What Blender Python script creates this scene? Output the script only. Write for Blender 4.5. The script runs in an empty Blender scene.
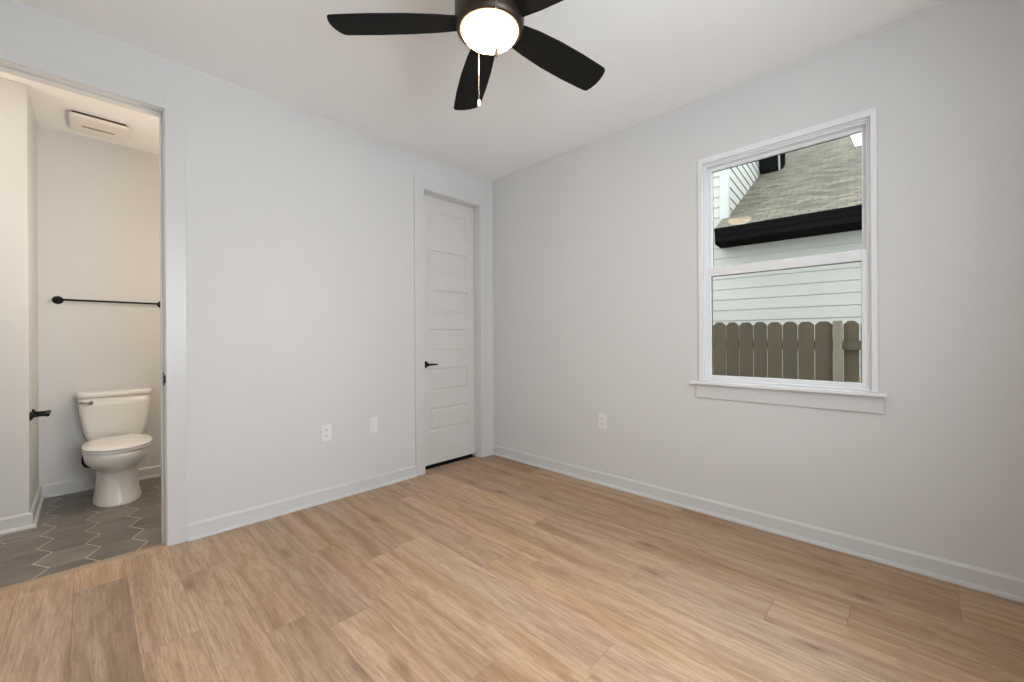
import bpy, bmesh, math, random
from mathutils import Vector, Matrix

S = bpy.context.scene
COL = S.collection
R = math.radians
random.seed(7)

# ------------------------------------------------------------------ camera, world, light, exposure
cam = bpy.data.cameras.new('camera')
cam.sensor_fit = 'HORIZONTAL'; cam.sensor_width = 36.0
cam.lens = 36.0 * 408.86 / 1024.0
cam.shift_y = -1.64 / 1024.0
cam.clip_start = 0.02; cam.clip_end = 200
cam_o = bpy.data.objects.new('camera', cam); COL.objects.link(cam_o)
cam_o.matrix_world = (Matrix.Translation((-2.821, -2.989, 1.148)) @ Matrix.Rotation(R(44.016 - 90), 4, 'Z')
                      @ Matrix.Rotation(R(90), 4, 'X') @ Matrix.Rotation(R(-0.314), 4, 'Z'))
S.camera = cam_o

w = bpy.data.worlds.new('overcast_sky'); S.world = w; w.use_nodes = True
bg = w.node_tree.nodes['Background']
bg.inputs['Color'].default_value = (0.89, 0.95, 1.0, 1)
bg.inputs['Strength'].default_value = 4.4

S.view_settings.view_transform = 'Standard'
S.view_settings.look = 'None'
S.view_settings.gamma = 1.0
S.view_settings.use_curve_mapping = False
S.cycles.sample_clamp_indirect = 0.0
S.view_settings.exposure = 0.50


def area_light(name, loc, rot, sx, sy, power, col):
    d = bpy.data.lights.new(name, 'AREA'); d.shape = 'RECTANGLE'; d.size = sx; d.size_y = sy
    d.energy = power; d.color = col
    o = bpy.data.objects.new(name, d); COL.objects.link(o); o.location = loc; o.rotation_euler = rot
    return o


# fill light added to the daylight of the window behind the photographer
area_light('front_window_fill', (-2.05, -3.60, 1.55), (R(100), 0, R(0)), 1.2, 1.1, 20.5, (0.83, 0.92, 1.0))
# vanity light of the bathroom, round the corner of the doorway
d = bpy.data.lights.new('vanity_lamp', 'POINT'); d.energy = 7.5; d.color = (1.0, 0.85, 0.71); d.shadow_soft_size = 0.15
o = bpy.data.objects.new('vanity_lamp', d); COL.objects.link(o); o.location = (-4.0, 0.52, 2.2)
d = bpy.data.lights.new('bathroom_fill', 'POINT'); d.energy = 12; d.color = (1.0, 0.84, 0.66); d.shadow_soft_size = 0.15  # unseen fill light, added to brighten the wall behind the toilet
o = bpy.data.objects.new('bathroom_fill', d); COL.objects.link(o); o.location = (-2.25, 0.42, 1.7)


# ------------------------------------------------------------------ helpers
class MB:
    """collects shapes into one mesh"""
    def __init__(s):
        s.v = []; s.f = []; s.mi = []; s.sm = []

    def add(s, vs, fs, mi=0, smooth=False):
        b = len(s.v); s.v += [tuple(p) for p in vs]
        for f in fs:
            s.f.append([b + i for i in f]); s.mi.append(mi); s.sm.append(smooth)
        return s

    def box(s, x0, x1, y0, y1, z0, z1, mi=0):
        x0, x1 = min(x0, x1), max(x0, x1); y0, y1 = min(y0, y1), max(y0, y1); z0, z1 = min(z0, z1), max(z0, z1)
        vs = [(x0, y0, z0), (x1, y0, z0), (x1, y1, z0), (x0, y1, z0), (x0, y0, z1), (x1, y0, z1), (x1, y1, z1), (x0, y1, z1)]
        return s.add(vs, [(3, 2, 1, 0), (4, 5, 6, 7), (0, 1, 5, 4), (1, 2, 6, 5), (2, 3, 7, 6), (3, 0, 4, 7)], mi)

    def prism(s, poly, axis, a, b, mi=0):
        """poly in the two other axes (in x,y,z order), swept along axis from a to b"""
        def P(p, t):
            return {'x': (t, p[0], p[1]), 'y': (p[0], t, p[1]), 'z': (p[0], p[1], t)}[axis]
        n = len(poly)
        vs = [P(p, a) for p in poly] + [P(p, b) for p in poly]
        fs = [tuple(range(n))[::-1], tuple(range(n, 2 * n))] + [(i, (i + 1) % n, n + (i + 1) % n, n + i) for i in range(n)]
        return s.add(vs, fs, mi)

    def rings(s, rings, cap0=True, cap1=True, mi=0, smooth=True):
        n = len(rings[0]); vs = [p for r in rings for p in r]; fs = []
        for k in range(len(rings) - 1):
            for i in range(n):
                j = (i + 1) % n
                fs.append((k * n + i, k * n + j, (k + 1) * n + j, (k + 1) * n + i))
        s.add(vs, fs, mi, smooth)
        b = len(s.v) - len(vs)
        if cap0: s.f.append([b + i for i in range(n)][::-1]); s.mi.append(mi); s.sm.append(False)
        if cap1: s.f.append([b + (len(rings) - 1) * n + i for i in range(n)]); s.mi.append(mi); s.sm.append(False)
        return s

    def lathe(s, prof, origin, axis=(0, 0, 1), n=32, mi=0, caps=True):
        ax = Vector(axis).normalized(); q = ax.to_track_quat('Z', 'Y'); o_ = Vector(origin)
        rr = []
        for r, h in prof:
            rr.append([o_ + q @ Vector((r * math.cos(2 * math.pi * i / n), r * math.sin(2 * math.pi * i / n), h)) for i in range(n)])
        return s.rings(rr, caps, caps, mi)

    def tube(s, pts, r, n=10, mi=0):
        pts = [Vector(p) for p in pts]; rr = []
        rad = r if isinstance(r, (list, tuple)) else [r] * len(pts)
        up = Vector((0.13, 0.31, 0.94))
        for k, p in enumerate(pts):
            t = (pts[min(k + 1, len(pts) - 1)] - pts[max(k - 1, 0)]).normalized()
            a = t.cross(up)
            if a.length < 1e-3: a = t.cross(Vector((1, 0, 0)))
            a.normalize(); b = t.cross(a)
            rr.append([p + rad[k] * (math.cos(2 * math.pi * i / n) * a + math.sin(2 * math.pi * i / n) * b) for i in range(n)])
        return s.rings(rr, mi=mi)

    def build(s, name, mats, parent=None, kind=None, bevel=0, sub=0, autosmooth=None):
        me = bpy.data.meshes.new(name)
        me.from_pydata(s.v, [], s.f)
        if not isinstance(mats, (list, tuple)): mats = [mats]
        for m in mats: me.materials.append(m)
        me.polygons.foreach_set('material_index', s.mi)
        me.polygons.foreach_set('use_smooth', s.sm)
        me.update()
        bm = bmesh.new(); bm.from_mesh(me); bmesh.ops.recalc_face_normals(bm, faces=bm.faces); bm.to_mesh(me); bm.free()
        ob = bpy.data.objects.new(name, me); COL.objects.link(ob)
        if parent: ob.parent = parent; ob.matrix_parent_inverse = Matrix.Identity(4); ob.location = -world_loc(parent)
        if bevel:
            md = ob.modifiers.new('bevel', 'BEVEL'); md.width = bevel; md.segments = 2; md.limit_method = 'ANGLE'; md.angle_limit = R(40)
        if sub:
            md = ob.modifiers.new('sub', 'SUBSURF'); md.levels = sub; md.render_levels = sub
        if kind: ob['kind'] = kind
        return ob


def world_loc(o):
    """every mesh is written in scene coordinates; parents are unrotated unless stated"""
    l = Vector((0, 0, 0))
    while o: l += o.location; o = o.parent
    return l


def thing(name, label, cat, loc, group=None):
    o = bpy.data.objects.new(name, None); COL.objects.link(o)
    o.location = loc; o.empty_display_size = 0.05
    o['label'] = label; o['category'] = cat
    if group: o['group'] = group
    return o


def srgb(r, g, b):
    f = lambda c: (c / 255 / 12.92) if c / 255 <= 0.04045 else ((c / 255 + 0.055) / 1.055) ** 2.4
    return (f(r), f(g), f(b), 1)


class NT:
    """small node-tree builder"""
    def __init__(s, name):
        s.m = bpy.data.materials.new(name); s.m.use_nodes = True
        s.t = s.m.node_tree; s.b = s.t.nodes['Principled BSDF']

    def n(s, typ, **kw):
        nd = s.t.nodes.new(typ)
        for k, v in kw.items():
            if k.startswith('_'): setattr(nd, k[1:], v)
            else: nd.inputs[k.replace('__', ' ')].default_value = v
        return nd

    def l(s, a, b): s.t.links.new(a, b)

    def math(s, op, a, b=None, c=None):
        nd = s.t.nodes.new('ShaderNodeMath'); nd.operation = op
        for i, x in enumerate((a, b, c)):
            if x is None: continue
            if isinstance(x, (int, float)): nd.inputs[i].default_value = x
            else: s.l(x, nd.inputs[i])
        return nd.outputs[0]

    def mix(s, fac, a, b, blend='MIX'):
        nd = s.t.nodes.new('ShaderNodeMix'); nd.data_type = 'RGBA'; nd.blend_type = blend
        for i, x in ((0, fac), (6, a), (7, b)):
            if isinstance(x, (int, float, tuple)): nd.inputs[i].default_value = x
            else: s.l(x, nd.inputs[i])
        return nd.outputs[2]

    def ramp(s, fac, stops):
        nd = s.t.nodes.new('ShaderNodeValToRGB'); e = nd.color_ramp.elements
        while len(e) < len(stops): e.new(0.5)
        for k, (p, c) in enumerate(stops):
            e[k].position = p; e[k].color = c if isinstance(c, tuple) else (c, c, c, 1)
        s.l(fac, nd.inputs[0]); return nd.outputs[0]

    def bump(s, h, dist, strength=1.0):
        nd = s.t.nodes.new('ShaderNodeBump'); nd.inputs['Distance'].default_value = dist; nd.inputs['Strength'].default_value = strength
        s.l(h, nd.inputs['Height']); s.l(nd.outputs[0], s.b.inputs['Normal'])


def plain(name, col, rough=0.5, metal=0.0, bump=0.0, scale=200.0, coat=0.0, var=0.03, spec=0.5):
    """paint, plastic, ceramic or metal with a fine procedural variation"""
    t = NT(name)
    t.b.inputs['Specular IOR Level'].default_value = spec
    tc = t.n('ShaderNodeTexCoord')
    nz = t.n('ShaderNodeTexNoise', Scale=scale, Detail=3.0); t.l(tc.outputs['Object'], nz.inputs['Vector'])
    if var:
        nb = t.n('ShaderNodeTexNoise', Scale=2.5, Detail=2.0); t.l(tc.outputs['Object'], nb.inputs['Vector'])
        c = t.mix(nb.outputs['Fac'], tuple(x * (1 - var) for x in col[:3]) + (1,), tuple(min(1, x * (1 + var)) for x in col[:3]) + (1,))
        t.l(c, t.b.inputs['Base Color'])
    else:
        t.b.inputs['Base Color'].default_value = col
    t.b.inputs['Roughness'].default_value = rough; t.b.inputs['Metallic'].default_value = metal
    if coat: t.b.inputs['Coat Weight'].default_value = coat
    if bump: t.bump(nz.outputs['Fac'], bump)
    return t.m


WALL = plain('wall_paint', (0.69, 0.69, 0.685, 1), 0.6, bump=0.0006, scale=160, var=0.008)
CEIL = plain('ceiling_paint', (0.94, 0.94, 0.93, 1), 0.85, bump=0.001, scale=120, var=0.008)
TRIM = plain('trim_paint', (0.67, 0.672, 0.67, 1), 0.35, var=0.0)
DOOR = plain('door_paint', (0.69, 0.68, 0.66, 1), 0.4, var=0.0)
VINYL = plain('window_vinyl', (0.80, 0.81, 0.83, 1), 0.3, var=0.0)
BLACK = plain('matte_black_metal', (0.008, 0.008, 0.008, 1), 0.35, 0.6, var=0.0)
BLADE = plain('fan_blade_black', (0.009, 0.009, 0.008, 1), 0.6, bump=0.0002, scale=60, var=0.05, spec=0.1)
BRONZE = plain('dark_bronze', (0.055, 0.042, 0.034, 1), 0.42, 0.75, var=0.02)
CHROME = plain('chrome', (0.75, 0.74, 0.72, 1), 0.15, 1.0, var=0.0)
CERAMIC = plain('ceramic', (0.84, 0.82, 0.78, 1), 0.28, coat=0.15, var=0.0)
PLASTIC = plain('white_plastic', (0.80, 0.80, 0.80, 1), 0.4, var=0.0)
SLOT = plain('dark_slot', (0.04, 0.04, 0.04, 1), 0.6, var=0.0)
BEIGE = plain('beige_plastic', (0.80, 0.76, 0.70, 1), 0.5, var=0.0)
DARK = plain('closet_paint', (0.3, 0.3, 0.29, 1), 0.8, var=0.01)
SIDING = plain('siding_paint', (0.196, 0.194, 0.175, 1), 0.6, bump=0.0008, scale=40, var=0.02)
SIDETRIM = plain('house_trim_paint', (0.196, 0.204, 0.189, 1), 0.5, var=0.01)
GUTTER = plain('black_gutter', (0.003, 0.003, 0.003, 1), 0.8, var=0.0, spec=0.0)
PALEFIX = plain('warm_white_plate', (0.84, 0.80, 0.75, 1), 0.5, var=0.0)


def glass_mat():
    m = bpy.data.materials.new('window_glass'); m.use_nodes = True; t = m.node_tree
    t.nodes.clear()
    out = t.nodes.new('ShaderNodeOutputMaterial'); tr = t.nodes.new('ShaderNodeBsdfTransparent'); gl = t.nodes.new('ShaderNodeBsdfGlossy')
    gl.inputs['Roughness'].default_value = 0.0; tr.inputs['Color'].default_value = (0.975, 0.985, 0.97, 1)
    fr = t.nodes.new('ShaderNodeFresnel'); fr.inputs['IOR'].default_value = 1.15
    mx = t.nodes.new('ShaderNodeMixShader')
    t.links.new(fr.outputs[0], mx.inputs[0]); t.links.new(tr.outputs[0], mx.inputs[1]); t.links.new(gl.outputs[0], mx.inputs[2])
    t.links.new(mx.outputs[0], out.inputs[0])
    return m


SEAL = plain('dark_glazing_seal', (0.035, 0.033, 0.03, 1), 0.7, var=0.0, spec=0.2)
GLASS = glass_mat()


def lamp_mat():
    m = bpy.data.materials.new('lit_frosted_glass'); m.use_nodes = True; b = m.node_tree.nodes['Principled BSDF']
    b.inputs['Base Color'].default_value = (0.9, 0.87, 0.82, 1); b.inputs['Roughness'].default_value = 0.4
    b.inputs['Emission Color'].default_value = (1.0, 0.67, 0.39, 1); b.inputs['Emission Strength'].default_value = 37.0
    return m


LAMP = lamp_mat()


def wood_floor_mat():
    t = NT('oak_plank_floor')
    uv = t.n('ShaderNodeUVMap', _uv_map='plank'); at = t.n('ShaderNodeAttribute', _attribute_name='tone')
    sx = t.n('ShaderNodeSeparateXYZ'); t.l(uv.outputs[0], sx.inputs[0]); u, v = sx.outputs[0], sx.outputs[1]
    sr = t.n('ShaderNodeSeparateXYZ'); t.l(at.outputs['Vector'], sr.inputs[0]); r1, r2, r3 = sr.outputs
    off = t.math('MULTIPLY', r1, 37.0)

    def field(su, sv, seed, detail=4.0, rough=0.55, dist=0.0):
        c = t.n('ShaderNodeCombineXYZ')
        t.l(t.math('MULTIPLY', u, su), c.inputs[0]); t.l(t.math('MULTIPLY_ADD', v, sv, seed), c.inputs[1]); t.l(off, c.inputs[2])
        nz = t.n('ShaderNodeTexNoise', Scale=1.0, Detail=detail, Roughness=rough, Distortion=dist); t.l(c.outputs[0], nz.inputs['Vector'])
        return nz.outputs['Fac']

    wob = field(3.0, 1.6, 3.1, 2.0)
    band = field(11.0, 0.75, 11.0, 3.0, 0.5, 0.5)          # broad darker streaks along the plank
    # growth rings: warped distance across the plank
    ringp = t.math('MULTIPLY_ADD', wob, 26.0, t.math('MULTIPLY', u, 70.0))
    ring = t.math('MULTIPLY_ADD', t.math('SINE', ringp), 0.5, 0.5)
    fine = field(130.0, 6.0, 5.7, 4.0, 0.65)
    mid = field(44.0, 3.2, 21.0, 3.0, 0.6, 0.4)
    pore = field(260.0, 14.0, 9.3, 2.0, 0.6)
    base = t.ramp(band, [(0.28, srgb(166, 134, 102)), (0.42, srgb(192, 160, 128)), (0.58, srgb(206, 175, 144)), (0.8, srgb(214, 186, 157))])
    c = t.mix(t.math('MULTIPLY', t.ramp(ring, [(0.0, 1.0), (0.40, 0.0)]), 0.20), base, srgb(150, 114, 80))
    c = t.mix(t.math('MULTIPLY', t.ramp(mid, [(0.34, 1.0), (0.54, 0.0)]), 0.42), c, srgb(148, 113, 80))
    c = t.mix(t.math('MULTIPLY', t.ramp(fine, [(0.38, 1.0), (0.56, 0.0)]), 0.30), c, srgb(140, 106, 74))
    c = t.mix(t.math('MULTIPLY', t.ramp(pore, [(0.36, 1.0), (0.46, 0.0)]), 0.30), c, srgb(120, 88, 60))
    # knots
    kc = t.n('ShaderNodeCombineXYZ'); t.l(t.math('MULTIPLY', u, 5.6), kc.inputs[0]); t.l(t.math('MULTIPLY', v, 2.0), kc.inputs[1]); t.l(off, kc.inputs[2])
    vo = t.n('ShaderNodeTexVoronoi', Scale=1.0, Randomness=1.0); t.l(kc.outputs[0], vo.inputs['Vector'])
    kd = t.math('ADD', vo.outputs['Distance'], t.math('MULTIPLY', t.math('SUBTRACT', fine, 0.5), 0.10))
    c = t.mix(t.math('MULTIPLY', t.ramp(kd, [(0.02, 1.0), (0.07, 0.55), (0.20, 0.0)]), 0.75), c, srgb(98, 68, 43))
    # tone of each plank
    tone = t.n('ShaderNodeHueSaturation'); t.l(c, tone.inputs['Color'])
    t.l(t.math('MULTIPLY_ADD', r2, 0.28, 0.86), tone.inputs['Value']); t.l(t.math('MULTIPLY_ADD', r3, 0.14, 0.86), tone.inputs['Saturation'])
    # seams
    eu = t.math('MINIMUM', u, t.math('SUBTRACT', 0.178, u))
    sc = t.n('ShaderNodeUVMap', _uv_map='ends'); se = t.n('ShaderNodeSeparateXYZ'); t.l(sc.outputs[0], se.inputs[0])
    e = t.math('MINIMUM', eu, t.math('MINIMUM', se.outputs[0], se.outputs[1]))
    seam = t.ramp(t.math('MULTIPLY', e, 300.0), [(0.25, 1.0), (0.75, 0.0)])
    c2 = t.mix(t.math('MULTIPLY', seam, 0.28), tone.outputs[0], srgb(112, 82, 56))
    t.l(c2, t.b.inputs['Base Color'])
    t.l(t.math('MULTIPLY_ADD', fine, 0.12, 0.40), t.b.inputs['Roughness'])
    t.b.inputs['Specular IOR Level'].default_value = 0.45
    t.bump(t.math('SUBTRACT', fine, t.math('MULTIPLY', seam, 2.0)), 0.0004)
    return t.m


def tile_mat():
    t = NT('grey_hexagon_tile')
    tc = t.n('ShaderNodeTexCoord'); g = t.n('ShaderNodeNewGeometry')
    mp = t.n('ShaderNodeMapping'); mp.inputs['Scale'].default_value = (3, 9, 3); t.l(tc.outputs['Object'], mp.inputs[0])
    nz = t.n('ShaderNodeTexNoise', Scale=1.6, Detail=5.0); t.l(mp.outputs[0], nz.inputs['Vector'])
    f = t.math('ADD', t.math('MULTIPLY', nz.outputs['Fac'], 0.75), t.math('MULTIPLY', g.outputs['Random Per Island'], 0.25))
    t.l(t.ramp(f, [(0.25, srgb(98, 92, 86)), (0.75, srgb(140, 133, 125))]), t.b.inputs['Base Color'])
    t.b.inputs['Roughness'].default_value = 0.42
    return t.m


def shingle_mat():
    t = NT('asphalt_shingles')
    uv = t.n('ShaderNodeUVMap', _uv_map='roof')
    wn = t.n('ShaderNodeTexNoise', Scale=6.0, Detail=2.0); t.l(uv.outputs[0], wn.inputs['Vector'])
    br = t.n('ShaderNodeTexBrick', Scale=1.0); br.inputs['Brick Width'].default_value = 0.19; br.inputs['Row Height'].default_value = 0.105
    br.inputs['Mortar Size'].default_value = 0.010; br.inputs['Mortar Smooth'].default_value = 0.3
    br.inputs['Color1'].default_value = srgb(98, 93, 80); br.inputs['Color2'].default_value = srgb(50, 48, 42); br.inputs['Mortar'].default_value = srgb(42, 39, 34)
    va = t.n('ShaderNodeVectorMath', _operation='MULTIPLY_ADD'); va.inputs[1].default_value = (0.10, 0.035, 0); t.l(wn.outputs['Color'], va.inputs[0]); t.l(uv.outputs[0], va.inputs[2])
    t.l(va.outputs[0], br.inputs['Vector'])
    nz = t.n('ShaderNodeTexNoise', Scale=45.0, Detail=4.0); t.l(uv.outputs[0], nz.inputs['Vector'])
    c = t.mix(0.35, br.outputs['Color'], t.ramp(nz.outputs['Fac'], [(0.3, srgb(54, 50, 44)), (0.7, srgb(100, 97, 87))]))
    t.l(c, t.b.inputs['Base Color']); t.b.inputs['Roughness'].default_value = 0.95
    t.b.inputs['Specular IOR Level'].default_value = 0.1
    return t.m


def fence_mat(name, a, b):
    t = NT(name)
    tc = t.n('ShaderNodeTexCoord'); oi = t.n('ShaderNodeObjectInfo')
    mp = t.n('ShaderNodeMapping'); mp.inputs['Scale'].default_value = (1, 1, 0.12); t.l(tc.outputs['Object'], mp.inputs[0])
    ad = t.n('ShaderNodeVectorMath', _operation='ADD'); t.l(mp.outputs[0], ad.inputs[0]); t.l(oi.outputs['Random'], ad.inputs[1])
    nz = t.n('ShaderNodeTexNoise', Scale=28.0, Detail=4.0, Distortion=0.6); t.l(ad.outputs[0], nz.inputs['Vector'])
    f = t.math('MULTIPLY_ADD', oi.outputs['Random'], 0.35, t.math('MULTIPLY', nz.outputs['Fac'], 0.65))
    c = t.ramp(f, [(0.2, a), (0.8, b)])
    vo = t.n('ShaderNodeTexVoronoi', Scale=2.6); t.l(tc.outputs['Object'], vo.inputs['Vector'])
    c = t.mix(t.math('MULTIPLY', t.ramp(vo.outputs['Distance'], [(0.03, 1.0), (0.07, 0.0)]), 0.7), c, srgb(58, 48, 36))
    t.l(c, t.b.inputs['Base Color']); t.b.inputs['Roughness'].default_value = 0.85
    t.bump(nz.outputs['Fac'], 0.002)
    return t.m


WOOD = wood_floor_mat(); TILE = tile_mat(); SHINGLE = shingle_mat()
GROUT = plain('tile_grout', srgb(225, 217, 204), 0.8, var=0.02)
OAKSTRIP = plain('oak_transition_strip', srgb(172, 148, 120), 0.4, bump=0.0003, scale=90, var=0.05)
FENCE = fence_mat('weathered_fence_wood', srgb(40, 33, 17), srgb(58, 48, 29))
POST = fence_mat('new_post_wood', srgb(73, 67, 55), srgb(90, 84, 69))
CLOSET_FLOOR = plain('closet_floor_shade', (0.02, 0.019, 0.018, 1), 0.95, bump=0.003, scale=300, var=0.1, spec=0.1)  # near-black closet floor; its colour stands in for shadow under the door
DIRT = plain('bare_ground', srgb(120, 112, 90), 0.95, bump=0.01, scale=30, var=0.2)

# ------------------------------------------------------------------ room shell
H = 2.74
XW, YS = -3.42, -3.56                  # west and south faces of the room
JL, JR, JH = -3.285, -2.527, 2.441     # clear opening to the bathroom
DL, DR, DH = -0.815, -0.181, 2.440     # clear opening of the closet door
WY0, WY1, WZ0, WZ1 = -2.862, -2.015, 0.866, 2.300   # window opening
BF, BB = 0.92, 1.60                    # face of the bathroom partition, back wall
BX = -3.080                            # side wall of the toilet nook
J = 0.018


def clip_rect(poly, x0, x1, y0, y1):
    for ax, val, keep in ((0, x0, 1), (0, x1, -1), (1, y0, 1), (1, y1, -1)):
        out = []
        for i in range(len(poly)):
            p, q = poly[i], poly[(i + 1) % len(poly)]
            ip, iq = (p[ax] - val) * keep >= 0, (q[ax] - val) * keep >= 0
            if ip: out.append(p)
            if ip != iq:
                k = (val - p[ax]) / (q[ax] - p[ax]); out.append((p[0] + k * (q[0] - p[0]), p[1] + k * (q[1] - p[1])))
        poly = out
        if not poly: return []
    return poly


def make_floor():
    PW, PL = 0.178, 1.25
    seam0 = -3.408
    # y of one end joint of each row and, where the photo shows it, its tones
    joints = {0: -0.55, 1: -0.7, 2: -0.09, 3: -0.25, 4: -0.965, 5: -0.45, 6: -1.18, 7: -1.324, 8: -0.676, 9: -0.96, 10: -2.189, 11: -1.44,
              12: -1.609, 13: -2.031, 14: -2.565, 15: -1.562, 16: -0.922, 17: -0.645, 18: -1.9, 19: -0.3}
    faces = []; uvs = []; ends = []; tones = []; verts = []
    for row in range(-1, 20):
        xa = seam0 + row * PW
        rnd = random.Random(row * 13 + 5)
        j0 = joints.get(row, -1.0)
        k = math.floor((YS - j0) / PL)
        y = j0 + k * PL
        while y < 0.14:
            ya, yb = y, y + PL; y += PL
            tone = (rnd.random(), rnd.random(), rnd.random())
            if row >= 15: tone = (tone[0], tone[1] * 0.35 - 0.25, tone[2] + 0.5)      # browner boards along the window wall, their tone also standing in for shade
            for (x0, x1, y0, y1) in ((XW - 0.02, 0.01, YS - 0.02, 0.0), (DL - 0.03, DR + 0.03, 0.0, 0.072)):
                cx0, cx1, cy0, cy1 = max(xa, x0), min(xa + PW, x1), max(ya, y0), min(yb, y1)
                if cx1 - cx0 < 1e-4 or cy1 - cy0 < 1e-4: continue
                b = len(verts)
                for (px, py) in ((cx0, cy0), (cx1, cy0), (cx1, cy1), (cx0, cy1)):
                    verts.append((px, py, 0.0)); uvs.append((px - xa, py)); ends.append((py - ya, yb - py))
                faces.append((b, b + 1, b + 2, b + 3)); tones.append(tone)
    me = bpy.data.meshes.new('floor')
    # body under the planks
    b = len(verts); nf = len(faces)
    verts += [(XW - 0.02, YS - 0.02, -0.002), (0.01, YS - 0.02, -0.002), (0.01, 0.0, -0.002), (XW - 0.02, 0.0, -0.002)]
    verts += [(p[0], p[1], -0.10) for p in verts[b:b + 4]]
    faces += [(b, b + 1, b + 2, b + 3), (b + 7, b + 6, b + 5, b + 4)] + [(b + i, b + 4 + i, b + 4 + (i + 1) % 4, b + (i + 1) % 4) for i in range(4)]
    me.from_pydata(verts, [], faces)
    u1 = me.uv_layers.new(name='plank'); u2 = me.uv_layers.new(name='ends')
    at = me.attributes.new('tone', 'FLOAT_VECTOR', 'FACE')
    for pi, p in enumerate(me.polygons):
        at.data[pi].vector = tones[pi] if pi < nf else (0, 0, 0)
        for li, vi in zip(p.loop_indices, p.vertices):
            if pi < nf: u1.data[li].uv = uvs[vi]; u2.data[li].uv = ends[vi]
    me.materials.append(WOOD)
    o = bpy.data.objects.new('floor', me); COL.objects.link(o); o['kind'] = 'structure'
    return o


make_floor()


def make_tile_floor():
    mb = MB()
    X0, X1, Y0, Y1 = -4.25, -1.55, 0.035, BB + 0.02
    mb.box(X0, X1, Y0, Y1, -0.10, -0.0005, 1)
    s, ph, cs, g = 0.1255, 0.2215, 0.1875, 0.0027
    for i in range(-8, 9):
        for k in range(-5, 9):
            cx = -2.902 + i * cs; cy = 0.705 + k * ph + (ph / 2 if i % 2 else 0)
            hx, kx = cs / 3 * 2 - g, cs / 3 - g / 2
            hexa = [(cx + hx, cy), (cx + kx, cy + ph / 2 - 0.0006), (cx - kx, cy + ph / 2 - 0.0006), (cx - hx, cy), (cx - kx, cy - ph / 2 + 0.0006), (cx + kx, cy - ph / 2 + 0.0006)]
            poly = clip_rect(hexa, X0, X1, Y0, Y1)
            if len(poly) < 3: continue
            n = len(poly)
            mb.add([(p[0], p[1], 0.0) for p in poly] + [(p[0], p[1], -0.0008) for p in poly],
                   [tuple(range(n))] + [(a, a + n, (a + 1) % n + n, (a + 1) % n) for a in range(n)], 0)
    return mb.build('floor_bathroom', [TILE, GROUT], kind='structure')


make_tile_floor()
MB().box(DL - 0.2, DR + 0.3, 0.072, 0.9, -0.10, -0.002).build('floor_closet', CLOSET_FLOOR, kind='structure')

MB().box(-4.4, 0.17, YS - 0.15, BB + 0.15, H, H + 0.12).build('ceiling', CEIL, kind='structure')

# left wall (holds the bathroom opening and the closet door)
mb = MB()
mb.box(XW - 0.12, JL - J, 0, 0.12, 0, H)
mb.box(JL - J, JR + J, 0, 0.12, JH + J, H)
mb.box(JR + J, DL - J, 0, 0.12, 0, H)
mb.box(DL - J, DR + J, 0, 0.12, DH + J, H)
mb.box(DR + J, 0.15, 0, 0.12, 0, H)
mb.build('wall_left', WALL, kind='structure')
# right wall with the window
mb = MB()
mb.box(0, 0.15, WY1 + 0.01, 0.0, 0, H)
mb.box(0, 0.15, YS - 0.12, WY0 - 0.01, 0, H)
mb.box(0, 0.15, WY0 - 0.01, WY1 + 0.01, 0, WZ0 - 0.02)
mb.box(0, 0.15, WY0 - 0.01, WY1 + 0.01, WZ1 + 0.01, H)
mb.build('wall_right', WALL, kind='structure')
# front wall behind the photographer, with its window opening
mb = MB()
mb.box(XW - 0.12, -2.65, YS - 0.12, YS, 0, H); mb.box(-1.45, 0.0, YS - 0.12, YS, 0, H)
mb.box(-2.65, -1.45, YS - 0.12, YS, 0, 1.0); mb.box(-2.65, -1.45, YS - 0.12, YS, 2.1, H)
mb.build('wall_front', WALL, kind='structure')
# back-left wall of the room
mb = MB()
mb.box(XW - 0.12, XW, YS, 0.0, 0, H)
mb.build('wall_back', WALL, kind='structure')
# bathroom shell
MB().box(-4.25, BX, BF, BB + 0.12, 0, H).build('wall_partition', WALL, kind='structure', bevel=0.006)
MB().box(BX, -1.55, BB, BB + 0.12, 0, H).build('wall_bathroom', WALL, kind='structure')
MB().box(-4.37, -4.25, 0.12, BB + 0.12, 0, H).build('wall_vanity', WALL, kind='structure')
MB().box(-1.55, -1.43, 0.12, BB + 0.12, 0, H).build('wall_far', WALL, kind='structure')
MB().box(-4.37, XW - 0.12, 0.0, 0.12, 0, H).build('wall_side', WALL, kind='structure')
# closet shell
mb = MB()
mb.box(-1.2, 0.15, 0.9, 1.0, 0, H); mb.box(-1.2, -1.1, 0.12, 0.9, 0, H); mb.box(0.05, 0.15, 0.12, 0.9, 0, H)
mb.build('wall_closet', DARK, kind='structure')


# ------------------------------------------------------------------ baseboards and casings
def base_profile(out):
    """profile (distance from wall, z) of board plus shoe"""
    t, h = 0.014, 0.094
    return [(0, 0), (0.029, 0), (0.029, 0.008), (0.027, 0.014), (0.023, 0.018), (t, 0.020), (t, h - 0.012), (t * 0.55, h - 0.003), (t * 0.4, h), (0, h)]


def baseboard(mb, p0, p1, nrm, m0=0, m1=0):
    """run from p0 to p1 (2-D), nrm = unit 2-D direction away from the wall"""
    pr = base_profile(0)
    n = len(pr)
    d = Vector((p1[0] - p0[0], p1[1] - p0[1])).normalized()
    vs = [(p[0] + nrm[0] * q + d.x * m * q, p[1] + nrm[1] * q + d.y * m * q, z) for p, m in ((p0, m0), (p1, m1)) for q, z in pr]
    fs = [tuple(range(n)), tuple(range(n, 2 * n))] + [(i, (i + 1) % n, n + (i + 1) % n, n + i) for i in range(n)]
    mb.add(vs, fs)


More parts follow.
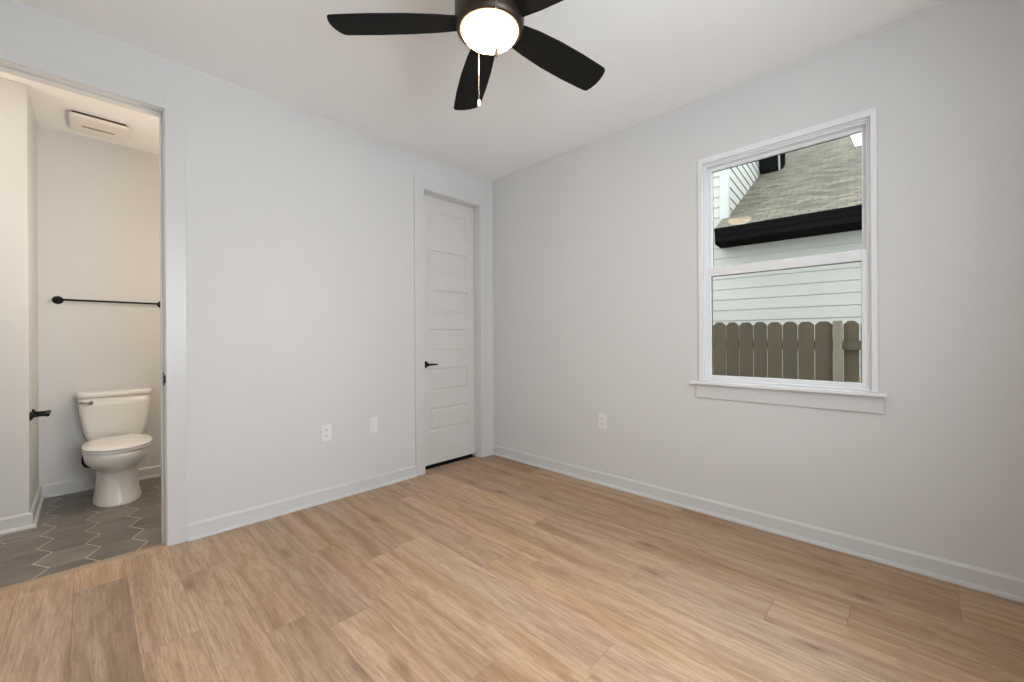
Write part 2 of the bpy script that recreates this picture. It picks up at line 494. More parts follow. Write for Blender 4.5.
CW = 0.092
mb = MB(); baseboard(mb, (JR + 0.005 + CW, 0), (DL - 0.005 - CW, 0), (0, -1)); baseboard(mb, (DR + 0.005 + CW, 0), (-0.0, 0), (0, -1))
baseboard(mb, (XW, 0), (JL - 0.005 - CW, 0), (0, -1))
mb.build('baseboard_left', TRIM, kind='structure')
mb = MB(); baseboard(mb, (0, 0), (0, YS), (-1, 0)); mb.build('baseboard_right', TRIM, kind='structure')
mb = MB(); baseboard(mb, (0, YS), (XW, YS), (0, 1)); mb.build('baseboard_front', TRIM, kind='structure')
mb = MB(); baseboard(mb, (XW, YS), (XW, 0), (1, 0)); mb.build('baseboard_back', TRIM, kind='structure')
mb = MB(); baseboard(mb, (-4.25, BF), (BX, BF), (0, -1), 0, 1); baseboard(mb, (BX, BF), (BX, BB), (1, 0), -1, 0); baseboard(mb, (BX, BB), (-1.55, BB), (0, -1))
mb.build('baseboard_bathroom', TRIM, kind='structure')


def casing(mb, l, r, h, y0, y1):
    mb.box(l - 0.005 - CW, l - 0.005, y0, y1, 0, h + 0.005 + CW)
    mb.box(r + 0.005, r + 0.005 + CW, y0, y1, 0, h + 0.005 + CW)
    mb.box(l - 0.005, r + 0.005, y0, y1, h + 0.005, h + 0.005 + CW)


# bathroom opening: flat casing, jamb liner, black strike plate
mb = MB(); casing(mb, JL, JR, JH, -0.016, 0)
mb.box(JL - J, JL, 0, 0.12, 0, JH + J); mb.box(JR, JR + J, 0, 0.12, 0, JH + J); mb.box(JL, JR, 0, 0.12, JH, JH + J)
mb.box(JR - 0.010, JR, 0.045, 0.08, 0, JH); mb.box(JL, JL + 0.010, 0.045, 0.08, 0, JH); mb.box(JL, JR, 0.045, 0.08, JH - 0.010, JH)
t2 = mb.build('trim_2', TRIM, kind='structure', bevel=0.002)
mb = MB()
st = [(0.008, 0.905), (0.016, 0.897), (0.036, 0.897), (0.042, 0.905), (0.042, 0.965), (0.036, 0.973), (0.016, 0.973), (0.008, 0.965)]
mb.prism(st, 'x', JR - 0.003, JR + 0.001)
mb.prism([(-0.004, 0.915), (0.008, 0.91), (0.008, 0.96), (-0.004, 0.955)], 'x', JR - 0.004, JR + 0.004)
mb.build('strike_plate', BLACK, t2)
# threshold strip
mb = MB(); mb.prism([(-0.006, 0), (0.0, 0.006), (0.012, 0.009), (0.034, 0.009), (0.042, 0.006), (0.046, 0.0)], 'x', JL, JR)
mb.build('trim_3', OAKSTRIP, kind='structure')
# closet door casing and jamb with stops
mb = MB(); casing(mb, DL, DR, DH, -0.016, 0)
mb.box(DL - J, DL, 0, 0.12, 0, DH + J); mb.box(DR, DR + J, 0, 0.12, 0, DH + J); mb.box(DL, DR, 0, 0.12, DH, DH + J)
mb.box(DL, DL + 0.006, 0.040, 0.066, 0, DH); mb.box(DR - 0.006, DR, 0.040, 0.066, 0, DH); mb.box(DL, DR, 0.040, 0.066, DH - 0.006, DH)
mb.build('trim_1', TRIM, kind='structure', bevel=0.002)


# ------------------------------------------------------------------ closet door: six recessed horizontal panels
def make_door():
    x0, x1, z0, z1, yf, yb = DL + 0.003, DR - 0.003, 0.034, DH - 0.003, 0.070, 0.105
    px0, px1 = x0 + 0.100, x1 - 0.088
    mb = MB()
    mb.add([(x0, yb, z0), (x1, yb, z0), (x1, yb, z1), (x0, yb, z1), (x0, yf, z0), (x1, yf, z0), (x1, yf, z1), (x0, yf, z1)],
           [(0, 1, 2, 3), (0, 4, 5, 1), (1, 5, 6, 2), (2, 6, 7, 3), (3, 7, 4, 0)])
    pan = [(0.325 + 0.3545 * k, 0.325 + 0.3545 * k + 0.212) for k in range(6)]
    q = lambda xa, xb, za, zb: mb.add([(xa, yf, za), (xb, yf, za), (xb, yf, zb), (xa, yf, zb)], [(0, 1, 2, 3)])
    q(x0, px0, z0, z1); q(px1, x1, z0, z1)
    zz = z0
    for a, b in pan:
        q(px0, px1, zz, a); zz = b
        rects = []
        for ins, dep in ((0, 0), (0.006, 0.007), (0.016, 0.009), (0.030, 0.004), (0.034, 0.003)):
            rects.append([(px0 + ins, yf + dep, a + ins), (px1 - ins, yf + dep, a + ins), (px1 - ins, yf + dep, b - ins), (px0 + ins, yf + dep, b - ins)])
        mb.rings(rects, cap0=False, cap1=True, smooth=False)
    q(px0, px1, zz, z1)
    dr = mb.build('door_1', DOOR, kind='structure')
    # lever handle
    hx, hz = DL + 0.052, 0.930
    h = MB()
    h.lathe([(0.0, 0.0), (0.031, 0.0), (0.031, 0.007), (0.027, 0.011), (0.016, 0.013), (0.011, 0.018), (0.010, 0.046), (0.012, 0.050), (0.012, 0.060), (0.0, 0.061)], (hx, yf, hz), (0, -1, 0), 28)
    h.tube([(hx - 0.004, yf - 0.055, hz), (hx + 0.03, yf - 0.056, hz + 0.001), (hx + 0.07, yf - 0.055, hz), (hx + 0.103, yf - 0.050, hz - 0.001)], [0.0095, 0.0085, 0.0075, 0.0065], 10)
    h.build('door_handle', BLACK, dr)


make_door()


# ------------------------------------------------------------------ window (single hung, white vinyl)
def make_window():
    fr = MB()
    y0, y1, z0, z1 = WY0, WY1, WZ0, WZ1
    # drywall return / frame unit
    def ring(mb, ya, yb, za, zb, t, xa, xb):
        mb.box(xa, xb, ya, ya + t, za, zb); mb.box(xa, xb, yb - t, yb, za, zb)
        mb.box(xa, xb, ya + t, yb - t, za, za + t); mb.box(xa, xb, ya + t, yb - t, zb - t, zb)
    ring(fr, y0 - 0.01, y1 + 0.01, z0, z1 + 0.01, 0.012, 0.0, 0.15)      # jamb liner
    ring(fr, y0 + 0.002, y1 - 0.002, z0 + 0.002, z1 - 0.002, 0.022, 0.020, 0.110)   # vinyl frame
    ring(fr, y0 + 0.001, y1 - 0.001, z0 + 0.001, z1 - 0.001, 0.014, 0.006, 0.021)
    wd = fr.build('window_1', VINYL, kind='structure', bevel=0.002)
    zm = 1.585
    # upper sash (outer track)
    u = MB(); ring(u, y0 + 0.012, y1 - 0.012, zm - 0.02, z1 - 0.012, 0.032, 0.061, 0.087)
    us = u.build('upper_sash', VINYL, wd, bevel=0.003)
    ko = -0.0078
    pv = [(x + ky * ko + kz, (y1 - 0.030 if ky > 0 else y0 + 0.030), zz) for zz, kz in ((zm + 0.002, 0.0018), (z1 - 0.03, -0.0018)) for x, ky in ((0.072, -1), (0.076, -1), (0.076, 1), (0.072, 1))]
    MB().add(pv, [(0, 1, 2, 3), (4, 5, 6, 7), (0, 1, 5, 4), (1, 2, 6, 5), (2, 3, 7, 6), (3, 0, 4, 7)]).build('pane', GLASS, us)
    g = MB(); ring(g, y0 + 0.0435, y1 - 0.0435, zm + 0.0115, z1 - 0.0435, 0.0015, 0.0765, 0.087); g.build('glazing_seal', SEAL, us)
    # lower sash (inner track)
    l = MB(); ya, yb = y0 + 0.012, y1 - 0.012
    l.box(0.025, 0.055, ya, ya + 0.034, z0 + 0.012, zm + 0.03); l.box(0.025, 0.055, yb - 0.034, yb, z0 + 0.012, zm + 0.03)
    l.box(0.025, 0.055, ya + 0.034, yb - 0.034, z0 + 0.012, z0 + 0.040); l.box(0.021, 0.055, ya + 0.034, yb - 0.034, zm - 0.030, zm + 0.026)
    ls = l.build('lower_sash', VINYL, wd, bevel=0.003)
    MB().box(0.037, 0.041, ya + 0.03, yb - 0.03, z0 + 0.036, zm - 0.026).build('pane', GLASS, ls)
    g = MB(); ring(g, ya + 0.0335, yb - 0.0335, z0 + 0.0395, zm - 0.0295, 0.002, 0.0415, 0.057); g.build('glazing_seal', SEAL, ls)
    # narrow casing, stool and apron
    c = MB()
    c.box(-0.013, 0.0, y0 - 0.020, y0 + 0.006, z0, z1 + 0.030); c.box(-0.013, 0.0, y1 - 0.006, y1 + 0.020, z0, z1 + 0.030)
    c.box(-0.013, 0.0, y0 + 0.006, y1 - 0.006, z1 - 0.006, z1 + 0.030)
    c.build('casing', VINYL, wd, bevel=0.002)
    s = MB(); s.box(-0.048, 0.0, -2.918, -1.946, z0 - 0.020, z0); s.box(0.0, 0.022, y0, y1, z0 - 0.020, z0 + 0.001)
    s.build('sill', VINYL, wd, bevel=0.004)
    MB().box(-0.015, 0.0, -2.903, -1.978, 0.757, z0 - 0.020).build('apron', TRIM, wd, bevel=0.002)


make_window()


# ------------------------------------------------------------------ wall plates
def wall_plate(name, label, cat, pos, nrm, kind, group=None):
    """plate 70 x 115 mm; built facing -Y, turned for the right wall"""
    e = thing(name, label, cat, pos, group)
    ex = Vector((1, 0, 0)) if nrm == 'y' else Vector((0, 1, 0))     # across
    out = Vector((0, -1, 0)) if nrm == 'y' else Vector((-1, 0, 0))
    P = Vector(pos)

    def plate(mb, hw, hh, d0, d1, cx=0, cz=0, inset=0.003):
        r = []
        for d, i in ((d0, 0), (d1 - 0.002, 0), (d1, inset)):
            r.append([P + ex * (cx + sx * (hw - i)) + out * d + Vector((0, 0, cz + sz * (hh - i))) for sx, sz in ((-1, -1), (1, -1), (1, 1), (-1, 1))])
        mb.rings(r, smooth=False)
    b = MB(); plate(b, 0.036, 0.0585, 0.0, 0.006); b.build('cover_plate', PLASTIC, e)
    if kind == 'duplex':
        for cz in (0.0195, -0.0195):
            f = MB(); r = []
            for d, k in ((0.005, 1.0), (0.0075, 1.0), (0.008, 0.92)):
                r.append([P + ex * (0.0165 * k * math.cos(a) * 1.0) + out * d + Vector((0, 0, cz + max(-0.0125, min(0.0125, 0.0165 * k * math.sin(a))))) for a in [2 * math.pi * i / 24 for i in range(24)]])
            f.rings(r, smooth=False)
            fo = f.build('receptacle', PLASTIC, e)
            g = MB()
            plate(g, 0.0020, 0.0045, 0.0075, 0.0086, -0.0062, cz + 0.003, 0.0003); plate(g, 0.0020, 0.0040, 0.0075, 0.0086, 0.0062, cz + 0.003, 0.0003)
            plate(g, 0.0024, 0.0024, 0.0075, 0.0086, 0.0, cz - 0.007, 0.0008)
            g.build('slots', SLOT, fo)
        b = MB(); b.lathe([(0.0, 0.0), (0.003, 0.0), (0.0028, 0.0012), (0.0, 0.0014)], P + out * 0.0055, out, 12); b.build('screw', PLASTIC, e)
    else:
        b = MB(); plate(b, 0.0165, 0.033, 0.005, 0.0085, inset=0.002); ins = b.build('insert', PLASTIC, e)
        b = MB(); plate(b, 0.006, 0.006, 0.008, 0.0098, 0, -0.006, 0.001); b.build('jack', SLOT if False else BEIGE, ins)
    return e


wall_plate('electrical_outlet', 'white outlet plate with two sockets on the left wall, nearer the bathroom opening', 'outlet', (-1.645, 0, 0.487), 'y', 'duplex')
wall_plate('cable_plate', 'white rectangular wall plate without sockets on the left wall, nearer the closet door', 'wall plate', (-1.286, 0, 0.490), 'y', 'jack')
wall_plate('electrical_outlet', 'white outlet plate on the wall with the window, low and left of the window', 'outlet', (0, -1.254, 0.494), 'x', 'duplex')


# ------------------------------------------------------------------ ceiling fan
TASSEL = plain('wooden_pull', srgb(150, 122, 100), 0.5, var=0.02)


def make_fan():
    cx, cy = -1.7275, -1.820
    f = thing('ceiling_fan', 'black five-blade ceiling fan with a lit white bowl light', 'ceiling fan', (cx, cy, H))
    zb = 2.385
    MB().lathe([(0.0, 0.0), (0.062, 0.0), (0.066, -0.02), (0.058, -0.05), (0.03, -0.062), (0.0, -0.062)], (cx, cy, H), n=40).build('canopy', BRONZE, f)
    MB().lathe([(0.014, -0.055), (0.014, -0.16)], (cx, cy, H), n=20).build('downrod', BRONZE, f)
    mb = MB()
    mb.lathe([(0.0, 2.595), (0.045, 2.592), (0.085, 2.580), (0.118, 2.555), (0.132, 2.520), (0.135, 2.47), (0.135, 2.395), (0.132, 2.370), (0.127, 2.354), (0.120, 2.349), (0.111, 2.349), (0.109, 2.360), (0.0, 2.360)], (cx, cy, 0), n=56)
    mb.build('motor_housing', BRONZE, f)
    mb = MB()
    prof = [(0.1085, 2.359), (0.1085, 2.350)]
    for k in range(1, 9):
        a = k / 8 * math.pi / 2
        prof.append((0.1085 * math.cos(a) if k < 8 else 0.0015, 2.350 - 0.046 * math.sin(a)))
    mb.lathe(prof, (cx, cy, 0), n=56)
    mb.build('light_bowl', LAMP, f)
    # blade outline in (radius, offset): ccw edge reaches further out
    edge_ccw = [(0.115, 0.048), (0.20, 0.064), (0.32, 0.078), (0.45, 0.085), (0.56, 0.086), (0.598, 0.085), (0.609, 0.080)]
    tip = [(0.617, 0.060), (0.622, 0.030), (0.620, 0.0), (0.614, -0.025), (0.605, -0.045)]
    edge_cw = [(0.598, -0.053), (0.585, -0.057), (0.45, -0.064), (0.32, -0.066), (0.20, -0.061), (0.115, -0.050)]
    outline = edge_ccw + tip + edge_cw
    pitch = R(12.2)
    for k in range(5):
        a = R((131.9, 57.5, -11.0, -84.0, -156.0)[k]); e = Vector((math.cos(a), math.sin(a), 0)); n_ = Vector((-math.sin(a), math.cos(a), 0))
        c = Vector((cx, cy, zb + 0.004))
        def P(r, s, t):
            return c + e * r + n_ * (s * math.cos(pitch) + t * math.sin(pitch)) + Vector((0, 0, -s * math.sin(pitch) + t * math.cos(pitch)))
        mb = MB(); n = len(outline)
        # slightly bowed cross-section: build as a strip grid between both edges
        vs = [P(r, s, -0.0035) for r, s in outline] + [P(r, s, 0.0035) for r, s in outline]
        mb.add(vs, [tuple(range(n))[::-1], tuple(range(n, 2 * n))] + [(i, (i + 1) % n, n + (i + 1) % n, n + i) for i in range(n)])
        b = mb.build('blade', BLADE, f, bevel=0.0015)
        ir = MB()
        ir.add([P(0.09, -0.03, 0.004), P(0.09, 0.03, 0.004), P(0.20, 0.022, 0.004), P(0.20, -0.022, 0.004),
                P(0.09, -0.03, 0.010), P(0.09, 0.03, 0.010), P(0.20, 0.022, 0.010), P(0.20, -0.022, 0.010)],
               [(0, 1, 2, 3), (4, 5, 6, 7), (0, 1, 5, 4), (1, 2, 6, 5), (2, 3, 7, 6), (3, 0, 4, 7)])
        ir.build('blade_iron', BRONZE, b)
    F = Vector((0.7191, 0.6949, 0)); Rt = Vector((0.6949, -0.7191, 0)); C0 = Vector((-2.821, -2.989, 0))
    for lat, dep, zt, ze, m in ((-0.050, 1.462, 2.41, 2.160, TASSEL), (-0.133, 1.716, 2.41, 2.125, PLASTIC)):
        p = C0 + Rt * lat + F * dep
        mb = MB()
        z = zt - 0.004
        mb.tube([(p.x, p.y, zt), (p.x, p.y, ze + 0.03)], 0.0011, 6)
        while z > ze + 0.03:
            mb.lathe([(0.0003, -0.0016), (0.0018, 0.0), (0.0003, 0.0016)], (p.x, p.y, z), n=6, caps=False); z -= 0.0042
        # anchor into the housing
        ax = Vector((cx, cy, 0)); dv = (ax - Vector((p.x, p.y, 0))).normalized() * 0.02
        mb.tube([(p.x, p.y, zt), (p.x + dv.x, p.y + dv.y, zt)], 0.003, 8)
        ch = mb.build('pull_chain', CHROME, f)
        mb = MB(); mb.lathe([(0.0005, 0.030), (0.0045, 0.029), (0.0065, 0.018), (0.0075, 0.006), (0.005, 0.0), (0.0005, -0.001)], (p.x, p.y, ze), n=14)
        mb.build('chain_pull', m, ch)


make_fan()


# ------------------------------------------------------------------ toilet
def make_toilet():
    cx, yb = -2.677, BB
    t = thing('toilet', 'white two-piece toilet with closed lid standing against the bathroom wall', 'toilet', (cx, yb - 0.4, 0))
    N = 40

    def egg(z, hw, front, back, p=2.3, pb=3.2):
        """front/back = distance from the wall; widest point 58% of the way forward"""
        ym = back + (front - back) * 0.52; r = []
        for i in range(N):
            a = 2 * math.pi * i / N; s, c = math.sin(a), math.cos(a)
            e = p if c > 0 else pb
            x = hw * math.copysign(abs(s) ** (2 / e), s)
            y = (front - ym) * abs(c) ** (2 / e) if c > 0 else -(ym - back) * abs(c) ** (2 / e)
            r.append((cx + x, yb - (ym + y), z))
        return r
    b = MB()
    b.rings([egg(0.0, 0.130, 0.634, 0.12), egg(0.012, 0.130, 0.634, 0.12), egg(0.03, 0.125, 0.628, 0.12), egg(0.09, 0.116, 0.606, 0.12), egg(0.16, 0.111, 0.594, 0.11), egg(0.215, 0.111, 0.592, 0.10),
             egg(0.236, 0.115, 0.604, 0.09), egg(0.252, 0.128, 0.632, 0.08), egg(0.272, 0.147, 0.672, 0.06), egg(0.298, 0.164, 0.714, 0.05), egg(0.330, 0.175, 0.744, 0.04), egg(0.365, 0.179, 0.757, 0.035), egg(0.388, 0.178, 0.757, 0.035), egg(0.394, 0.172, 0.750, 0.04)])
    b.build('bowl', CERAMIC, t)
    s = MB(); s.rings([egg(0.395, 0.176, 0.756, 0.245, 2.2, 2.6), egg(0.398, 0.181, 0.762, 0.240, 2.2, 2.6), egg(0.408, 0.181, 0.762, 0.240, 2.2, 2.6), egg(0.411, 0.178, 0.758, 0.243, 2.2, 2.6)])
    s.build('seat', PLASTIC_WARM, t)
    l = MB(); l.rings([egg(0.4135, 0.179, 0.762, 0.240, 2.2, 2.6), egg(0.416, 0.183, 0.766, 0.236, 2.2, 2.6), egg(0.425, 0.183, 0.766, 0.236, 2.2, 2.6), egg(0.431, 0.172, 0.752, 0.245, 2.2, 2.6), egg(0.434, 0.13, 0.70, 0.28, 2.2, 2.6), egg(0.435, 0.05, 0.58, 0.38)])
    lid = l.build('lid', PLASTIC_WARM, t)
    for sx in (-1, 1):
        h = MB(); h.tube([(cx + sx * 0.062, yb - 0.228, 0.420), (cx + sx * 0.098, yb - 0.228, 0.420)], 0.011, 12); h.build('hinge', PLASTIC_WARM, lid)

    def rr(z, hw, y0, y1, rad=0.035):
        r = []; ym, hd = (y0 + y1) / 2, (y1 - y0) / 2
        for q, (sx, sy) in enumerate(((1, 1), (-1, 1), (-1, -1), (1, -1))):
            for i in range(6):
                a = R(90 * q + 18 * i)
                r.append((cx + sx * (hw - rad) + rad * math.cos(a), yb - ym + sy * (hd - rad) + rad * math.sin(a), z))
        return r
    k = MB()
    k.rings([rr(0.397, 0.135, 0.035, 0.190), rr(0.410, 0.152, 0.028, 0.198), rr(0.440, 0.166, 0.024, 0.203), rr(0.50, 0.180, 0.022, 0.206), rr(0.58, 0.191, 0.020, 0.209), rr(0.66, 0.198, 0.020, 0.211), rr(0.727, 0.202, 0.020, 0.212)])
    k.build('tank', CERAMIC, t)
    d = MB(); d.rings([rr(0.728, 0.206, 0.016, 0.218), rr(0.733, 0.211, 0.012, 0.222), rr(0.757, 0.211, 0.012, 0.222), rr(0.765, 0.207, 0.016, 0.218), rr(0.768, 0.195, 0.03, 0.205)])
    d.build('tank_lid', CERAMIC, t)
    v = MB(); lx, lz = cx - 0.135, 0.692
    v.lathe([(0.0, 0.0), (0.014, 0.0), (0.014, 0.006), (0.008, 0.010), (0.007, 0.02), (0.0, 0.021)], (lx, yb - 0.210, lz), (0, -1, 0), 20)
    v.tube([(lx + 0.006, yb - 0.228, lz), (lx - 0.03, yb - 0.230, lz + 0.002), (lx - 0.062, yb - 0.228, lz + 0.006)], [0.008, 0.0075, 0.009], 10)
    v.build('flush_lever', NICKEL, t)
    hz = MB()
    hz.tube([(-2.785, yb - 0.045, 0.190), (-2.815, yb - 0.050, 0.178), (-2.842, yb - 0.055, 0.190), (-2.857, yb - 0.060, 0.220), (-2.858, yb - 0.065, 0.255), (-2.848, yb - 0.075, 0.30), (-2.830, yb - 0.09, 0.35), (-2.812, yb - 0.10, 0.40)], 0.0075, 12)
    hz.lathe([(0.0, 0.0), (0.013, 0.0), (0.015, 0.02), (0.0, 0.022)], (-2.812, yb - 0.10, 0.392), n=14)
    hz.lathe([(0.0, 0.0), (0.028, 0.0), (0.026, 0.006), (0.011, 0.010), (0.011, 0.05), (0.0, 0.051)], (-2.785, yb, 0.190), (0, -1, 0), 20)
    hz.build('supply_hose', BLACK, t)


NICKEL = plain('worn_nickel', (0.42, 0.41, 0.40, 1), 0.3, 1.0, var=0.0)
PLASTIC_WARM = plain('toilet_seat_plastic', (0.84, 0.82, 0.79, 1), 0.25, var=0.0)
make_toilet()

# ------------------------------------------------------------------ towel bar, paper holder, exhaust fan
tx0, tx1, tz, ty = -2.982, -2.388, 1.462, BB - 0.065
tb = thing('towel_bar', 'thin black towel bar on the bathroom wall above the toilet', 'towel bar', ((tx0 + tx1) / 2, BB, tz))
mb = MB(); mb.tube([(tx0 - 0.012, ty, tz), (tx1 + 0.012, ty, tz)], 0.0075, 14); mb.build('bar', BLACK, tb)
for x in (tx0, tx1):
    mb = MB(); mb.lathe([(0.0, 0.0), (0.030, 0.0), (0.030, 0.006), (0.024, 0.012), (0.013, 0.018), (0.010, 0.030), (0.011, 0.058), (0.012, 0.072), (0.008, 0.078), (0.0, 0.079)], (x, BB, tz), (0, -1, 0), 28)
    mb.build('mounting_post', BLACK, tb)

hz = 0.683
tp = thing('toilet_paper_holder', 'empty black two-post paper holder on the wall left of the toilet', 'toilet paper holder', (BX, 1.04, hz))
for y in (0.965, 1.115):
    mb = MB(); mb.lathe([(0.0, 0.0), (0.028, 0.0), (0.028, 0.006), (0.022, 0.011), (0.011, 0.016), (0.009, 0.03), (0.009, 0.062), (0.012, 0.067), (0.012, 0.078), (0.008, 0.082), (0.0, 0.083)], (BX, y, hz), (1, 0, 0), 24)
    mb.build('mounting_post', BLACK, tp)
mb = MB(); mb.lathe([(0.006, -0.072), (0.006, -0.062), (0.009, -0.06), (0.009, 0.06), (0.006, 0.062), (0.006, 0.072)], (BX + 0.072, 1.04, hz), (0, 1, 0), 16); mb.build('roller', BLACK, tp)

ef = thing('exhaust_fan', 'square white exhaust fan cover on the bathroom ceiling', 'exhaust fan', (-2.76, 1.275, H))
ex0, ex1, ey0, ey1 = -2.915, -2.605, 1.115, 1.437
MB().box(ex0 + 0.02, ex1 - 0.02, ey0 + 0.015, ey1 - 0.02, H - 0.020, H).build('housing', SLOT, ef)


def rrect(x0, x1, y0, y1, rad, z, n=6):
    r = []
    for q, (x, y) in enumerate(((x1 - rad, y1 - rad), (x0 + rad, y1 - rad), (x0 + rad, y0 + rad), (x1 - rad, y0 + rad))):
        for i in range(n):
            a = R(90 * q + 90 * i / (n - 1)); r.append((x + rad * math.cos(a), y + rad * math.sin(a), z))
    return r


mb = MB()
mb.rings([rrect(ex0, ex1, ey0, ey1, 0.03, H - 0.018), rrect(ex0, ex1, ey0, ey1, 0.03, H - 0.027), rrect(ex0 + 0.008, ex1 - 0.008, ey0 + 0.008, ey1 - 0.008, 0.026, H - 0.036),
          rrect(ex0 + 0.03, ex1 - 0.03, ey0 + 0.03, ey1 - 0.03, 0.02, H - 0.040)], smooth=False)
cv = mb.build('cover', PALEFIX, ef)
mb = MB(); sy = (ey0 + ey1) / 2
mb.rings([rrect(-2.850, -2.680, sy - 0.011, sy + 0.011, 0.008, H - 0.0395), rrect(-2.850, -2.680, sy - 0.011, sy + 0.011, 0.008, H - 0.0415)], smooth=False)
mb.build('slot', plain('slot_shade', (0.28, 0.25, 0.22, 1), 0.7, var=0.0), cv)

# ------------------------------------------------------------------ outdoors: ground, fence, neighbour's house
MB().box(0.16, 30, -20, 20, -0.45, -0.35).build('ground', DIRT, kind='structure')

fx = 2.10
fn = thing('wooden_fence', 'weathered brown dog-ear picket fence with a paler post outside the window', 'fence', (fx, -2.0, -0.35))


def picket(ya, yb, x, top, m=FENCE, name='picket'):
    g = 0.0035; a, b = min(ya, yb) + g, max(ya, yb) - g; c = 0.034
    poly = [(a, -0.33), (b, -0.33), (b, top - c), (b - c, top), (a + c, top), (a, top - c)]
    MB().prism(poly, 'x', x, x + 0.017, 0).build(name, m, fn)


edges = [-0.86, -1.0, -1.14, -1.272, -1.407, -1.541, -1.671, -1.809, -1.938, -2.073, -2.203, -2.340, -2.481]
for i in range(len(edges) - 1):
    picket(edges[i], edges[i + 1], fx, 1.345 + 0.018 * edges[i + 1] + random.uniform(-0.004, 0.004) + 0.008)
for a, b in ((-2.553, -2.673), (-2.677, -2.81), (-2.815, -2.955), (-2.96, -3.1), (-3.105, -3.245), (-3.25, -3.39)):
    picket(a, b, fx + 0.040, 1.306 + random.uniform(-0.004, 0.004))
MB().box(fx - 0.03, fx + 0.058, -2.550, -2.483, -0.33, 1.308).build('post', POST, fn, bevel=0.004)
for za in (1.034, 0.0):
    MB().box(fx + 0.002, fx + 0.039, -3.40, -2.551, za, za + 0.085).build('rail', FENCE, fn)
    MB().box(fx + 0.018, fx + 0.055, -2.482, -0.86, za, za + 0.085).build('rail', FENCE, fn)

# house: built in its own frame (u along the wall, w away from us), turned 4 degrees
th = R(4); EU = Vector((-math.sin(th), math.cos(th), 0)); EW = Vector((math.cos(th), math.sin(th), 0))
W0, UC = 3.90, -1.290


def hp(u, w_, z): return EU * u + EW * w_ + Vector((0, 0, z))


nh = thing('neighbor_house', 'pale green sided house with grey shingle roof and black gutter outside the window', 'house', hp(-2.5, W0 + 2, -0.35))


def hbox(mb, u0, u1, w0, w1, z0, z1, mi=0):
    vs = [hp(u, w_, z) for z in (z0, z1) for (u, w_) in ((u0, w0), (u1, w0), (u1, w1), (u0, w1))]
    mb.add(vs, [(0, 1, 2, 3), (4, 5, 6, 7), (0, 1, 5, 4), (1, 2, 6, 5), (2, 3, 7, 6), (3, 0, 4, 7)], mi)


def siding(mb, axis, fixed, a, b, z0, z1, sgn, zlap):
    """lap boards; axis 'u': face at w=fixed running along u; axis 'w': face at u=fixed running along w"""
    P = 0.16; z = zlap - math.ceil((zlap - z0) / P) * P
    while z < z1:
        zb, zt = max(z, z0), min(z + P, z1)
        prof = [(0.016, zb), (0.003, zt), (-0.03, zt), (-0.03, zb)]
        if axis == 'u':
            vs = [hp(e, fixed - d, zz) for e in (a, b) for d, zz in prof]
        else:
            vs = [hp(fixed - d, e, zz) for e in (a, b) for d, zz in prof]
        mb.add(vs, [(0, 1, 2, 3), (7, 6, 5, 4), (0, 4, 5, 1), (1, 5, 6, 2), (2, 6, 7, 3), (3, 7, 4, 0)])
        z += P


mb = MB(); siding(mb, 'u', W0, -7.0, UC + 0.10, -0.35, 2.74, 1, 1.418)
mb.build('lower_siding', SIDING, nh)
mb = MB(); siding(mb, 'u', W0, UC + 0.10, 4.0, -0.35, 6.2, 1, 1.418); siding(mb, 'w', UC, W0 + 0.02, 10.0, 2.6, 6.4, 1, 1.418)
hbox(mb, UC + 0.03, 4.0, W0 + 0.03, 10.0, -0.35, 6.2)
mb.build('upper_siding', SIDING, nh)
mb = MB(); hbox(mb, UC - 0.002, UC + 0.10, W0 - 0.022, W0 + 0.03, 2.74, 6.2); hbox(mb, UC - 0.022, UC + 0.0, W0 - 0.022, W0 + 0.09, 2.75, 6.2)
mb.build('corner_board', SIDETRIM, nh)
# roof slab
SL = 0.54; RW, RZ = 3.42, 2.735
rz = lambda w_: RZ + SL * (w_ - RW)


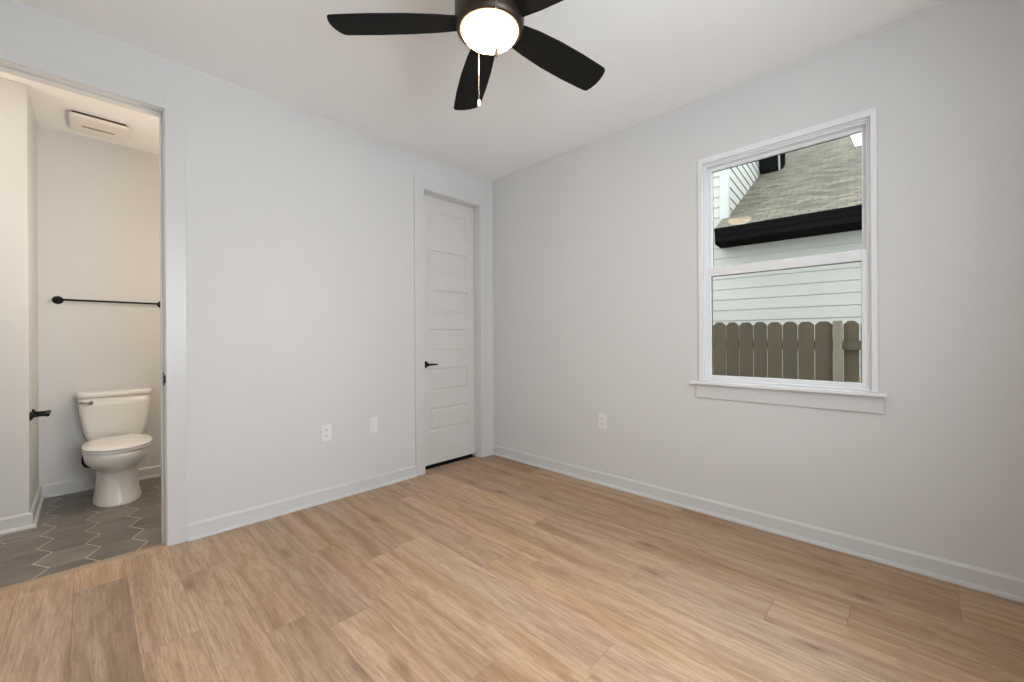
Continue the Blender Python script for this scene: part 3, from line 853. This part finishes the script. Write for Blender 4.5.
def make_roof():
    outline = [(-1.225, RW), (-1.225, W0), (UC - 0.004, W0), (UC - 0.004, 9.6), (-2.685, 9.6), (-2.80, 7.36), (-7.0, 7.36), (-7.0, RW)]
    n = len(outline); vs = [tuple(hp(u, w_, rz(w_) + 0.0)) for u, w_ in outline] + [tuple(hp(u, w_, rz(w_) - 0.03)) for u, w_ in outline]
    fs = [tuple(range(n)), tuple(range(2 * n - 1, n - 1, -1))] + [(i, n + i, n + (i + 1) % n, (i + 1) % n) for i in range(n)]
    me = bpy.data.meshes.new('shingle_roof'); me.from_pydata(vs, [], fs); me.materials.append(SHINGLE)
    uv = me.uv_layers.new(name='roof')
    for p in me.polygons:
        for li, vi in zip(p.loop_indices, p.vertices):
            u, w_ = outline[vi % n]; uv.data[li].uv = (u, (w_ - RW) * math.sqrt(1 + SL * SL))
    o = bpy.data.objects.new('shingle_roof', me); COL.objects.link(o); o.parent = nh; o.location = -nh.location


make_roof()
# gutter, fascia and soffit in black
def hprism(poly, u0, u1, name, m):
    n = len(poly); vs = [hp(u0, a, b) for a, b in poly] + [hp(u1, a, b) for a, b in poly]
    MB().add(vs, [tuple(range(n)), tuple(range(2 * n - 1, n - 1, -1))] + [(i, (i + 1) % n, n + (i + 1) % n, n + i) for i in range(n)]).build(name, m, nh)


hprism([(3.400, 2.735), (3.400, 2.700), (3.412, 2.685), (3.425, 2.640), (3.450, 2.615), (3.450, 2.548), (3.520, 2.548), (3.520, 2.725), (3.508, 2.725), (3.508, 2.630), (3.46, 2.63), (3.42, 2.71), (3.414, 2.735)], -7.0, -1.225, 'gutter', GUTTER)
hprism([(3.521, 2.745), (3.521, 2.540), (3.560, 2.533), (3.885, 2.530), (3.885, 2.56), (3.545, 2.56), (3.545, 2.755)], -7.0, -1.205, 'fascia', GUTTER)
# eave return seen high up against the upper wall
hprism([(6.52, 4.88), (6.54, 4.70), (6.62, 4.50), (7.10, 4.72), (7.10, 5.05), (6.52, 5.05)], -1.625, UC - 0.02, 'upper_gutter', GUTTER)
hprism([(6.58, 4.86), (6.66, 4.50), (7.10, 4.74), (7.10, 5.05), (6.58, 5.05)], -1.652, -1.626, 'end_trim', SIDETRIM)
hprism([(6.62, 4.86), (6.70, 4.52), (7.12, 4.75), (7.12, 5.05), (6.62, 5.05)], -1.690, -1.676, 'downspout', GUTTER)
